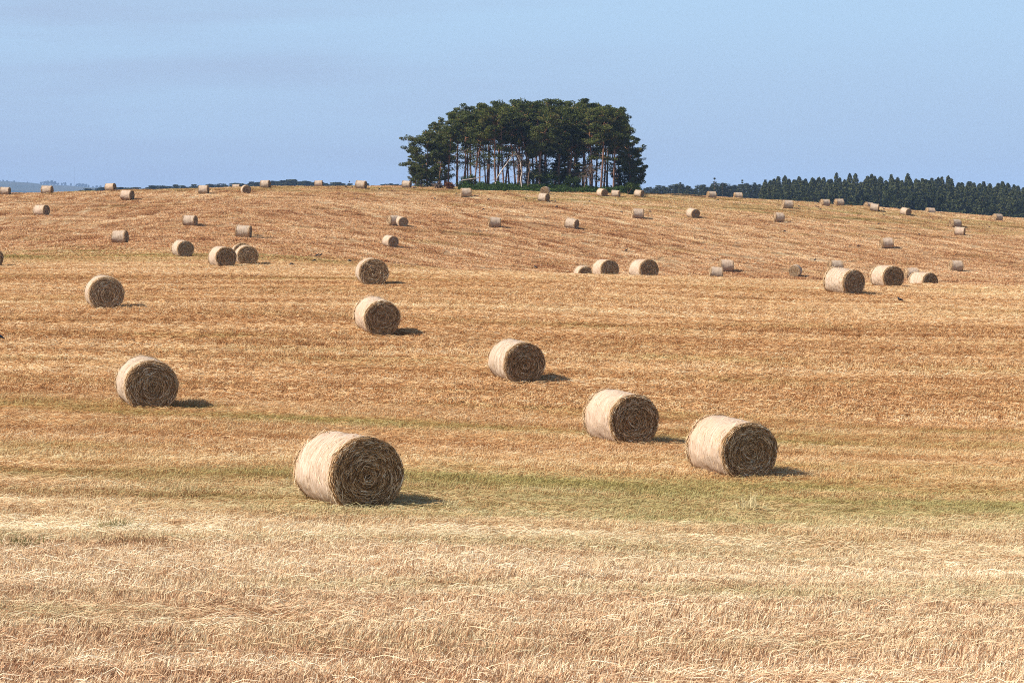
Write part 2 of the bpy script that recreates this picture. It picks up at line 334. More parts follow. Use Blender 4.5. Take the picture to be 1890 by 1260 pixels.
sow(160, 530, 2.9, [11, 12, 13], None, 0, 0)
PTS, ROT, SCL, PID = np.concatenate(PTS), np.concatenate(ROT), np.concatenate(SCL), np.concatenate(PID)
me = bpy.data.meshes.new('stubble'); me.vertices.add(len(PTS)); me.vertices.foreach_set('co', PTS.astype(np.float32).ravel())
for nme, dat, ty, key in (('rot', ROT, 'FLOAT_VECTOR', 'vector'), ('scl', SCL, 'FLOAT_VECTOR', 'vector'), ('pid', PID, 'INT', 'value')):
    a = me.attributes.new(nme, ty, 'POINT'); a.data.foreach_set(key, dat.astype(np.int32 if ty == 'INT' else np.float32).ravel())
me.materials.append(M_blade)
stub = link(bpy.data.objects.new('stubble', me)); tag(stub, 'short cut straw stubble and loose hay covering the whole field', 'stubble', kind='stuff')
g = bpy.data.node_groups.new('sow_patches', 'GeometryNodeTree')
g.interface.new_socket('Geometry', in_out='INPUT', socket_type='NodeSocketGeometry'); g.interface.new_socket('Geometry', in_out='OUTPUT', socket_type='NodeSocketGeometry')
gi, go = g.nodes.new('NodeGroupInput'), g.nodes.new('NodeGroupOutput'); ci = g.nodes.new('GeometryNodeCollectionInfo'); ip = g.nodes.new('GeometryNodeInstanceOnPoints')
ci.inputs['Collection'].default_value = src; ci.inputs['Separate Children'].default_value = True; ci.inputs['Reset Children'].default_value = True
ip.inputs['Pick Instance'].default_value = True
def na(name, ty):
    x = g.nodes.new('GeometryNodeInputNamedAttribute'); x.data_type = ty; x.inputs['Name'].default_value = name; return x.outputs['Attribute']
g.links.new(gi.outputs[0], ip.inputs['Points']); g.links.new(ci.outputs[0], ip.inputs['Instance']); g.links.new(na('pid', 'INT'), ip.inputs['Instance Index'])
e2r = g.nodes.new('FunctionNodeEulerToRotation'); g.links.new(na('rot', 'FLOAT_VECTOR'), e2r.inputs[0])
g.links.new(e2r.outputs[0], ip.inputs['Rotation']); g.links.new(na('scl', 'FLOAT_VECTOR'), ip.inputs['Scale']); g.links.new(ip.outputs[0], go.inputs[0])
md = stub.modifiers.new('sow_patches', 'NODES'); md.node_group = g

# ------------------------------------------------------------------ hay bales
BR, BL = 0.65, 1.42
N = NT('bale_net_wrap'); w = N.sep(N.attr('wrap', True)); rv = N.objrand()
st = N.noise(N.xyz(N.math('MULTIPLY', w[0], 2.2), N.math('MULTIPLY', w[1], 34.0), N.math('MULTIPLY', rv, 50)), 1.0, 3, 0.6)
st2 = N.noise(N.xyz(N.math('MULTIPLY', w[0], 16.0), N.math('MULTIPLY', w[1], 40.0), rv), 1.0, 3, 0.7)
bl = N.noise(N.xyz(N.math('MULTIPLY', w[0], 0.9), N.math('MULTIPLY', w[1], 5.0), N.math('MULTIPLY', rv, 90)), 1.0, 4, 0.6)
f = N.math('ADD', N.math('MULTIPLY', st, 0.5), N.math('MULTIPLY', st2, 0.5))
c = N.ramp(f, [(0.34, (0.12, 0.075, 0.045)), (0.43, (0.31, 0.215, 0.135)), (0.53, (0.46, 0.36, 0.26)), (0.66, (0.60, 0.51, 0.405))])
edge = N.math('ADD', N.math('ABSOLUTE', w[1]), N.math('MULTIPLY', N.math('SUBTRACT', bl, 0.5), 0.55))
c = N.mix(N.rng(edge, 0.52, 0.68, 0, 0.75), c, N.ramp(f, [(0.3, (0.20, 0.10, 0.045)), (0.5, (0.45, 0.27, 0.13)), (0.7, (0.66, 0.46, 0.26))]))
c = N.mix(N.rng(bl, 0.48, 0.72, 0, 0.6), c, (0.40, 0.275, 0.17, 1))
c = N.mix(N.math('MULTIPLY', rv, 0.35), c, (0.55, 0.37, 0.25, 1))
M_wrap = N.out(N.principled(c, 0.75, N.bump(f, 0.7, 0.02), 0.25))
N = NT('bale_hay'); w = N.attr('rnd')
nn = N.noise(N.n('ShaderNodeTexCoord').outputs['Object'], 14.0, 4, 0.7)
f = N.math('ADD', w, N.math('MULTIPLY', N.math('SUBTRACT', nn, 0.5), 0.5))
f = N.math('ADD', f, N.math('MULTIPLY', N.math('SUBTRACT', N.objrand(), 0.5), 0.14), clamp=True)
c = N.ramp(f, [(0.0, (0.06, 0.033, 0.015)), (0.30, (0.25, 0.140, 0.062)), (0.58, (0.52, 0.325, 0.16)), (0.85, (0.78, 0.58, 0.35)), (1.0, (0.88, 0.75, 0.53))])
M_hay = N.out(N.leaf(c, 0.12))

def sag(V):
    """a bale settles: wider than tall, flat where it rests"""
    V = np.array(V, float); z = V[:, 2] - BR
    V[:, 0] *= 1.02; z = z * 0.99
    z = np.where(z < -0.60, -0.60 + (z + 0.60) * 0.45, z); V[:, 2] = z + 0.62
    return V
def ribbons(m, C0, C1, C2, w, nrm, rv, mat=0):
    n = len(C0); t = C2 - C0; t /= np.linalg.norm(t, axis=1)[:, None] + 1e-9; q = np.cross(t, nrm); q /= np.linalg.norm(q, axis=1)[:, None] + 1e-9; q = q * w[:, None] / 2
    V = np.stack([C0 - q, C0 + q, C1 + q, C1 - q, C2 + q*0.6, C2 - q*0.6], 1).reshape(-1, 3); k = np.arange(n)[:, None] * 6
    m.add(sag(V), np.concatenate([k + np.array([[0, 1, 2, 3]]), k + np.array([[3, 2, 4, 5]])]), np.repeat(rv, 6), mat=mat)
def make_bale(seed, ragged=0.5, taper=0.0, wr=0.002, strands=3800):
    r = np.random.default_rng(seed); NS = 112
    th = np.arange(NS) / NS * 2*np.pi
    def rad(t, y): return BR * (1 - taper*y + wr*np.sin(31*y + 1.5*np.sin(t + seed)) + 0.012*np.sin(3*t + seed + 2*y) + 0.008*np.sin(7*t + 2*seed - 5*y) + 0.006*np.sin(13*t + seed*3 + 9*y) - 0.018*(np.abs(y)/0.7)**3 + 0.008*np.sin(9*y + seed))
    root = bpy.data.objects.new('hay_bale', None); root.empty_display_size = 0.5; COL.objects.link(root)
    # net wrap round the curved side, its edges not quite straight
    ysr = np.linspace(-1, 1, 27); m = MB(); rows = []; uv = []
    for s in ysr:
        yy = s * (BL/2 - 0.055) + (0.018*np.sin(5*th + seed) + 0.012*np.sin(11*th + 2*seed)) * abs(s)
        rr = rad(th, yy) * (1 + r.normal(0, 0.0035, NS))
        rows.append(np.stack([rr*np.cos(th), yy, BR + rr*np.sin(th)], -1)); uv.append(np.stack([np.where(th > np.pi, 2*np.pi - th, th) * BR, yy, np.zeros(NS)], -1))
    V = np.concatenate(rows); m.add(sag(V), grid_faces(len(ysr), NS, True), 0.5, np.concatenate(uv));
    # loose straw sticking out at the rims, the wrap and the foot
    n = int(360 + 700*ragged); a0 = r.uniform(0, 2*np.pi, n); y0 = np.where(r.random(n) < 0.55, BL/2 - np.abs(r.normal(0, 0.06, n)), -BL/2 + np.abs(r.normal(0, 0.13, n)))
    k = r.random(n) < 0.3; y0 = np.where(k, r.uniform(-BL/2, BL/2, n), y0); rd = rad(a0, y0)
    C0 = np.stack([rd*np.cos(a0), y0, BR + rd*np.sin(a0)], -1); L = r.uniform(0.05, 0.24, n)*np.where(k, 0.7, 1)
    tn = np.stack([-np.sin(a0), np.zeros(n), np.cos(a0)], -1)*r.choice([-1, 1], n)[:, None]; ou = np.stack([np.cos(a0), np.zeros(n), np.sin(a0)], -1)
    C1 = C0 + tn*L[:, None]*0.5 + ou*(0.012 + np.abs(r.normal(0, 0.012, n)))[:, None]; C2 = C0 + tn*L[:, None] + ou*np.abs(r.normal(0, 0.03, n))[:, None] + np.array([0, 1, 0])*r.normal(0, 0.04, n)[:, None]
    ribbons(m, C0, C1, C2, r.uniform(0.004, 0.011, n), ou + r.normal(0, 0.3, (n, 3)), np.clip(r.normal(0.72, 0.2, n), 0.1, 1), 1)
    m.build('net_wrap', [M_wrap, M_hay], root, True)
    for sgn in (-1, 1):
        m = MB(); rr_, rows = [1.0, 0.985, 0.95, 0.90, 0.82, 0.72, 0.6, 0.48, 0.36, 0.24, 0.13, 0.05, 0.0], []
        dep = [-0.085, -0.035, 0.0, 0.012, 0.006, 0.0, -0.004, -0.004, 0.0, 0.004, -0.006, -0.014, -0.02]
        for q, dp in zip(rr_, dep):
            yy = BL/2 + dp + r.normal(0, 0.009, NS) * (q > 0.02); rd = rad(th, sgn*BL/2) * q * (1.004 if q == 1 else 1)
            rows.append(np.stack([rd*np.cos(th), sgn*yy, BR + rd*np.sin(th)], -1))
        m.add(sag(np.concatenate(rows)), grid_faces(len(rr_), NS, True), r.uniform(0.08, 0.36, NS*len(rr_)))
        # straw laid in coils over the end
        n = strands; rr = np.sqrt(r.uniform(0.0004, 0.97, n)); a0 = r.uniform(0, 2*np.pi, n); L = r.uniform(0.06, 0.26, n); da = L / np.maximum(rr*BR, 0.06)
        jit = r.normal(0, 0.05, (n, 2)); yy = BL/2 + 0.012 + r.uniform(-0.012, 0.028, n); R0 = rad(a0, sgn*BL/2)
        def pt(k, dr): a = a0 + da*k; q = np.clip(rr + dr, 0, 0.985)*R0; return np.stack([q*np.cos(a), sgn*(yy + r.normal(0, 0.007, n)), BR + q*np.sin(a)], -1)
        ringv = 0.5 + 0.5*np.sin(rr*26 + seed + 0.8*np.sin(a0*2))
        rv = np.clip(r.beta(1.3, 2.4, n)*0.95 + 0.15*(ringv - 0.5) + 0.12 + r.choice([0, 0.40], n, p=[0.84, 0.16]), 0.02, 1)
        ribbons(m, pt(0, -jit[:, 0]), pt(0.5, 0), pt(1, jit[:, 1]), r.uniform(0.004, 0.0145, n), np.tile([[0., sgn*1.0, 0.35]], (n, 1)) + r.normal(0, 0.5, (n, 3)), rv)
        # rough shoulder between wrap and end
        n = 700; a0 = r.uniform(0, 2*np.pi, n); rd = rad(a0, sgn*BL/2)*r.uniform(0.955, 1.012, n); y0 = BL/2 - r.uniform(-0.01, 0.095, n); a1 = a0 + r.normal(0.1, 0.13, n)
        C0 = np.stack([rd*np.cos(a0), sgn*y0, BR + rd*np.sin(a0)], -1); r2 = rd + r.normal(0.004, 0.012, n); C2 = np.stack([r2*np.cos(a1), sgn*(y0 + r.normal(0.01, 0.03, n)), BR + r2*np.sin(a1)], -1)
        ribbons(m, C0, (C0 + C2)/2, C2, r.uniform(0.004, 0.010, n), C0 - np.array([0, 0, BR]), np.clip(r.normal(0.5, 0.2, n), 0.05, 1))
        m.build('straw_end', M_hay, root, False)
    return root
PROTO = [make_bale(3, 0.55, 0.045), make_bale(8, 0.9, -0.02, 0.009), make_bale(14, 0.35, -0.03), make_bale(21, 0.7, 0.0, 0.005)]
used = [False]*4
# photo column of the centre, row of the foot, height in rows, yaw of the end that faces us, label; an optional depth where the foot is hidden
BALES = [
 (638, 932, 139, 32, 'largest and nearest hay bale, dark end turned right, ragged straw at its left rim'),
 (1145, 817, 99, 23, 'hay bale just left of and behind the nearest right-hand one, with an untidy dark end'),
 (1350, 878, 113, 25, 'second largest hay bale, pale wrapped, golden brown end with a swirled core'),
 (269, 752, 96, 19, 'hay bale alone at the left, squat brown coiled end and long shadow'),
 (951, 704, 78, 24, 'hay bale in the middle of the near field, level pale side and dark end'),
 (695, 615, 66, 19, 'dark ended hay bale straight below another bale, its wrap wrinkled in bands'),
 (686, 525, 51, 12, 'hay bale facing us with a reddish brown coiled end, above the wrinkled one'),
 (193, 569, 63, 17, 'hay bale on the near field at upper left, alone, with brown end'),
 (1557, 542, 50, 31, 'ragged hay bale with loose straw at its left edge, hiding a smaller one behind'),
 (1637, 529, 43, 21, 'barrel shaped hay bale right of the ragged one, brown end'),
 (1703, 543, 36, 32, 'hay bale half sunk behind the near crest at far right, banded wrap', 156),
 (1117, 514, 36, 22, 'left one of two hay bales side by side on the near crest', 148),
 (1187, 516, 38, 27, 'right one of two hay bales side by side on the near crest', 143),
 (1076, 526, 29, 14, 'brown top of a hay bale mostly sunk behind the near crest', 196),
 (411, 492, 40, 25, 'front hay bale of the tight group of three at left'),
 (455, 488, 37, 15, 'hay bale tucked right behind the front one of the group of three'),
 (445, 481, 33, 15, 'rearmost hay bale of the group of three, only its top showing', 158),
 (338, 473, 31, 26, 'dark ended hay bale left of the group of three'),
 (-16, 492, 38, 24, 'hay bale cut off by the left edge, its shadow reaching in'),
 (720, 455, 21, 34, 'lone hay bale low on the far slope with a nearly black end'),
 (222, 447, 23, 82, 'side-on hay bale lowest on the far slope at left'),
 (450, 437, 23, 84, 'side-on hay bale on the far slope straight above the group of three'),
 (352, 416, 20.5, 78, 'side-on hay bale on the left slope, straight above the dark ended one by the three'),
 (78, 397, 20, 66, 'hay bale on the far slope at far left with a black sliver of end'),
 (236, 368, 18, 72, 'hay bale just below the left skyline, right of and below a skyline bale'),
 (89, 358, 16, 82, 'second hay bale from the left edge on the skyline'),
 (12, 359, 15, 85, 'hay bale on the skyline at the very left edge'),
 (206, 350, 14.5, 76, 'third hay bale from the left standing proud on the skyline'),
 (377, 357, 16, 84, 'side-on hay bale on the green tinged crest, left of a round faced one'),
 (455, 357, 16, 16, 'hay bale on the left crest showing its sunlit round end'),
 (437, 354, 12, 90, 'sliver of a hay bale top behind the left crest', 392),
 (491, 346.5, 15, 79, 'hay bale on the skyline against the left conifers, above the round faced one'),
 (589, 351.5, 13, 90, 'low pale hay bale top half hidden by the crest between two skyline bales', 392),
 (667, 348, 15.5, 75, 'hay bale on the skyline left of the grove, crows near it'),
 (751, 346.5, 13.5, 76, 'hay bale on the skyline at the foot of the leftmost pine'),
 (860, 362, 16, 98, 'hay bale just below the grove, under the rusty bush'),
 (727, 416, 19, -62, 'hay bale half hidden behind another on the mid slope, its lit end to the left'),
 (740, 418, 19, 28, 'front hay bale of the touching pair on the mid slope, dark end'),
 (912, 418, 19, 99, 'side-on hay bale on the mid slope below the grove, right of the touching pair'),
 (1003, 371.5, 15.5, 58, 'hay bale directly below the round faced one at the grove edge'),
 (1006, 353, 15, -11, 'round faced hay bale lit head-on at the edge of the grove', 362),
 (1111, 355.5, 14.5, 33, 'hay bale with a brown end at the right foot of the grove', 364),
 (1136, 357, 13.5, 72, 'hay bale second at the right foot of the grove, side-on', 363),
 (1179, 359.5, 13, 54, 'hay bale beside the rightmost pine', 364),
 (1176, 402, 18, 98, 'side-on hay bale on the upper slope right of the grove'),
 (1278, 402, 18, 27, 'hay bale with a dark round end alone on the upper right slope'),
 (1054, 421, 19, 62, 'hay bale on the mid slope with a dark oval end, below the grove'),
 (1339, 499, 22, 97, 'side-on hay bale above the near crest, upright sided, mid right'),
 (1321, 525, 21.5, 92, 'pale hay bale top peeping over the near crest below a side-on bale', 235),
 (1312, 371, 13.5, -74, 'leftmost of the skyline hay bales in front of the spiky conifers', 378),
 (1361, 377.5, 13, -80, 'hay bale top barely showing over the crest before the conifers', 386),
 (1452, 384, 16, -80, 'hay bale on the upper slope right under the skyline, left of two on the skyline'),
 (1436, 408, 16.5, -77, 'hay bale on the upper right slope below another close to the skyline'),
 (1521, 380, 13, -70, 'left one of two neighbouring skyline hay bales before the dark forest'),
 (1547, 386, 13.5, -72, 'right one of two neighbouring skyline hay bales, sunk behind the crest', 384),
 (1602, 390, 12.5, -60, 'sliver of hay bale peeping out left behind another on the right skyline', 388),
 (1612, 389, 14, 76, 'hay bale on the right skyline covering a sliver of another'),
 (1670, 397, 14, 36, 'hay bale on the right skyline with a round brown end'),
 (1715, 398, 13.5, -72, 'hay bale sunk behind the right crest, second last before the edge', 384),
 (1839, 407, 13, -62, 'last hay bale on the skyline toward the right edge'),
 (1762, 419, 15.5, -68, 'upper hay bale of a close pair on the right slope, left end lit'),
 (1770, 434, 16, 70, 'lower hay bale of a close pair on the right slope, dark end'),
 (1635, 457, 19, -78, 'side-on hay bale alone halfway up the right slope'),
 (1763, 499, 20, 98, 'side-on hay bale low on the slope near the right edge'),
 (1541, 500, 21, -79, 'small side-on hay bale peeping over the ragged bale'),
 (1681, 514, 21, -77, 'side-on hay bale behind and above the half sunk banded one'),
 (1467, 518, 22, -14, 'small hay bale showing a lit tan end beyond the near crest', 247),
]
EXTENT = []
for i, b in enumerate(BALES):
    px, py, h, yaw, label = b[:5]
    if len(b) > 5: x, y = at_depth(px, b[5])
    else:
        x, y = at(px, py + 0.075 * h / 1.28); y += math.cos(R_(yaw)) * BL/2 * 0.9; x = (px - CX) / F * y
    s = min(max(h * y / (F * 1.28), 0.86), 1.16)
    p = (0, 2, 2, 3, 0, 1, 0, 3, 1, 1, 1)[i] if i < 11 else i % 4
    root = PROTO[p] if not used[p] else copy_tree(PROTO[p]); used[p] = True
    gx, gy = normal_at(x, y); a = R_(yaw)
    root.rotation_mode = 'XYZ'
    c, sn = math.cos(a), math.sin(a)
    root.rotation_euler = (math.atan(gy*c - gx*sn) * 0.9, -math.atan(gx*c + gy*sn) * 0.9, a)
    q = random.Random(i); root.scale = (s*q.uniform(0.985, 1.03), s*q.uniform(0.94, 1.04), s*q.uniform(0.985, 1.02)); root.location = (x, y, z1(x, y) - 0.03)
    tag(root, label, 'hay bale', 'round hay bales left in the field')
    EXTENT.append((i, round(y, 1), round(h * y / (F * 1.28), 2)))
print('BALE FIT', EXTENT)

# ------------------------------------------------------------------ crows
N = NT('crow_feathers'); M_crow = N.out(N.principled((0.012, 0.012, 0.014, 1), 0.45, None, 0.4))
N = NT('crow_leg'); M_leg = N.out(N.principled((0.03, 0.028, 0.026, 1), 0.6))
def make_crow(head_up):
    root = bpy.data.objects.new('crow', None); root.empty_display_size = 0.15; COL.objects.link(root); m = MB()
    hz = 0.31 if head_up else 0.10; hx = -0.13 if head_up else -0.20
    sp = np.array([[0.27, 0, 0.085], [0.20, 0, 0.115], [0.13, 0, 0.145], [0.06, 0, 0.175], [-0.01, 0, 0.20], [-0.07, 0, 0.22], [-0.11, 0, (0.22 + hz)/2 + 0.01], [hx, 0, hz], [hx - 0.035, 0, hz - 0.004], [hx - 0.055, 0, hz - 0.012], [hx - 0.10, 0, hz - 0.03]])
    rw = np.array([0.030, 0.040, 0.052, 0.072, 0.078, 0.066, 0.046, 0.042, 0.034, 0.016, 0.003]); rh = np.array([0.008, 0.016, 0.040, 0.064, 0.074, 0.066, 0.048, 0.042, 0.032, 0.014, 0.003])
    T = np.gradient(sp, axis=0); T /= np.linalg.norm(T, axis=1)[:, None]; B = np.stack([-T[:, 2], np.zeros(len(T)), T[:, 0]], -1); n = 14; th = np.arange(n)/n*2*np.pi
    V = sp[:, None] + rw[:, None, None]*np.cos(th)[None, :, None]*np.array([0, 1., 0]) + (rh[:, None]*np.sin(th)[None])[..., None]*B[:, None]
    m.add(V.reshape(-1, 3), grid_faces(len(sp), n, True)); b0 = m.add([sp[0], sp[-1]], np.zeros((0, 3), int)); j = np.arange(n)
    m.f[3].append(np.stack([np.full(n, b0), (j+1) % n, j], -1)); m.mi[3].append(np.zeros(n)); k = (len(sp)-1)*n
    m.f[3].append(np.stack([np.full(n, b0+1), k + j, k + (j+1) % n], -1)); m.mi[3].append(np.zeros(n))
    # folded wings swell out of the flanks into crossed tips over the tail
    m.build('body', M_crow, root, True)
    for s in (-1, 1):
        w = MB(); q = np.array([[-0.06, 0.070, 0.235], [0.0, 0.080, 0.225], [0.08, 0.072, 0.185], [0.16, 0.050, 0.140], [0.24, 0.022, 0.105]]); q[:, 1] *= s
        tube(w, q, [0.018, 0.034, 0.032, 0.022, 0.006], 7); w.build('wing', M_crow, root, True)
        w = MB(); tube(w, [[0.01, 0.03*s, 0.15], [0.03, 0.032*s, 0.08], [0.005, 0.034*s, 0.0]], [0.012, 0.007, 0.006], 6)
        for d in (-0.03, 0.0, 0.03): tube(w, [[0.005, 0.034*s, 0.006], [-0.05, 0.034*s + d, 0.004]], [0.006, 0.003], 5)
        w.build('leg', M_leg, root, True)
    return root
CP = [make_crow(True), make_crow(False)]; cu = [False, False]
CROWS = [
 (1661, 560, 0, 20, 1.0, 'largest crow, upright on the near field below the right-hand bales'),
 (-3, 633, 0, 12, 1.25, 'crow cut by the left edge, only its tail and back in the picture'),
 (585, 476, 0, 200, 1, 'left crow of two side by side low on the far slope'),
 (591, 476, 0, 170, 1, 'right crow of two side by side low on the far slope'),
 (580, 485, 1, 160, 1, 'crow pecking just below the two crows side by side'),
 (645, 486, 1, 20, 1, 'crow close at the left of the reddish ended bale'),
 (538.5, 493, 1, 0, 1, 'lowest crow on the left part of the near crest'),
 (638, 347, 1, 190, 1, 'crow on the skyline left of the bale near the grove'),
 (650, 348, 1, 10, 1, 'crow on the skyline nearest the left of a skyline bale'),
 (700, 351.5, 0, 15, 1, 'crow right of the skyline bale left of the grove'),
 (765, 349, 1, 30, 1, 'crow right of the bale at the foot of the leftmost pine'),
 (843, 360, 1, 10, 1, 'crow just left of the bale under the rusty bush'),
 (803, 369.5, 0, 60, 1, 'crow on the upper slope below the left end of the grove'),
 (902, 370.5, 1, 20, 1, 'crow right of and below the bale under the rusty bush'),
 (892, 389, 1, 150, 1, 'crow above the side-on bale on the mid slope'),
 (971, 370, 0, 10, 1, 'crow left of the bale directly below the round faced one'),
 (965, 384, 1, 40, 1, 'crow below and left of the bale under the round faced one'),
 (1025, 374.5, 0, 70, 1, 'upper crow of two right of the bale under the round faced one'),
 (1027.5, 384, 1, 10, 1, 'lower crow of two right of the bale under the round faced one'),
 (1088, 374, 1, 0, 1, 'crow below the brown ended bale at the right foot of the grove'),
 (1136, 372.5, 0, 20, 1, 'crow below the side-on bale at the right foot of the grove'),
 (1200, 393, 1, 30, 1, 'crow right of the side-on bale on the upper slope'),
 (1147, 393.5, 1, 190, 1, 'crow left of the side-on bale on the upper slope'),
 (1156, 465.5, 0, 160, 1, 'lone crow in the middle of the bare far slope'),
 (989, 497.5, 0, 20, 1, 'crow left of the bale sunk behind the near crest'),
 (1325, 371.5, 1, 15, 1, 'crow on the skyline right of the leftmost bale by the spiky conifers'),
 (1474.5, 383, 0, 30, 1, 'crow on the upper slope right of a bale under the skyline'),
 (1506, 383.5, 0, 100, 1, 'left crow of a close pair below the two neighbouring skyline bales'),
 (1509.5, 384, 1, 20, 1, 'right crow of a close pair below the two neighbouring skyline bales'),
 (1514.5, 388.5, 1, 10, 1, 'crow just under the close pair of crows'),
 (1623, 391.5, 0, 30, 1, 'crow at the right of the skyline bale covering another'),
 (1631.5, 388, 1, 200, 1, 'crow on the crest between two right skyline bales'),
 (1631, 399, 0, 10, 1, 'crow below the crest between two right skyline bales'),
 (1622, 416, 0, 200, 1, 'crow midway between the right crest and the lone side-on bale'),
 (1697, 435, 1, 20, 1, 'crow on the right slope left of the close pair of bales'),
 (1448, 429.5, 1, 170, 1, 'crow below the bale that stands under another close to the skyline'),
 (1584.5, 456.5, 1, 15, 1, 'crow left of the lone side-on bale halfway up the right slope'),
 (1504.5, 483, 0, 150, 1, 'crow left of the small bale peeping over the ragged one'),
 (1825.5, 421.5, 0, 30, 1, 'crow nearest the right edge, on the upper slope'),
]
def put_crow(p, loc, rz, s, label):
    root = CP[p] if not cu[p] else copy_tree(CP[p]); cu[p] = True
    root.location = loc; root.rotation_euler = (0, 0, R_(rz)); root.scale = (s, s, s); tag(root, label, 'crow', 'crows feeding on the stubble')
for px, py, p, rz, s, label in CROWS:
    x, y = at(px, py); put_crow(p, (x, y, z1(x, y) + 0.06), -rz, s * (0.72 if y < 165 else 0.95), label)

# ------------------------------------------------------------------ pines on the hilltop
N = NT('pine_bark'); P = N.n('ShaderNodeTexCoord').outputs['Object']; q = N.sep(P)
bn = N.noise(N.xyz(N.math('MULTIPLY', q[0], 6.0), N.math('MULTIPLY', q[1], 6.0), N.math('MULTIPLY', q[2], 1.5)), 1.0, 4, 0.65)
c = N.ramp(bn, [(0.3, (0.06, 0.035, 0.025)), (0.5, (0.19, 0.105, 0.07)), (0.72, (0.36, 0.235, 0.175))])
c = N.mix(N.rng(q[2], 3.0, 9.0, 0, 0.55), c, (0.32, 0.145, 0.065, 1)); M_bark = N.out(N.diffuse(c))
N = NT('pine_needles'); f = N.math('ADD', N.math('MULTIPLY', N.attr('rnd'), 0.75), N.math('MULTIPLY', N.objrand(), 0.25))
c = N.ramp(f, [(0.0, (0.024, 0.032, 0.010)), (0.4, (0.066, 0.080, 0.022)), (0.75, (0.135, 0.145, 0.040)), (1.0, (0.20, 0.165, 0.06))])
M_needle = N.out(N.leaf(c, 0.2))
N = NT('dead_wood'); M_dead = N.out(N.diffuse(N.ramp(N.noise(N.pos(), 6.0, 3), [(0.3, (0.33, 0.26, 0.21)), (0.7, (0.62, 0.54, 0.46))])))
N = NT('dead_twigs'); M_twig = N.out(N.diffuse(N.mix(N.attr('rnd'), (0.09, 0.055, 0.035, 1), (0.24, 0.17, 0.12, 1))))
def tufts(m, C, size, rv, flat=0.5, r=rng):
    """small leaf-sized blades around points C"""
    n = len(C); d = r.normal(0, 1, (n, 3)); d[:, 2] = d[:, 2]*flat + 0.35; d /= np.linalg.norm(d, axis=1)[:, None]
    q = np.cross(d, r.normal(0, 1, (n, 3))); q /= np.linalg.norm(q, axis=1)[:, None] + 1e-9; s = size * r.uniform(0.6, 1.3, n)
    V = np.stack([C - d*s[:, None]*0.5 - q*s[:, None]*0.22, C - d*s[:, None]*0.5 + q*s[:, None]*0.22, C + d*s[:, None]*0.35 + q*s[:, None]*0.30, C + d*s[:, None]*0.6 - q*s[:, None]*0.1], 1).reshape(-1, 3)
    m.add(V, np.arange(n*4).reshape(-1, 4), np.repeat(rv, 4))
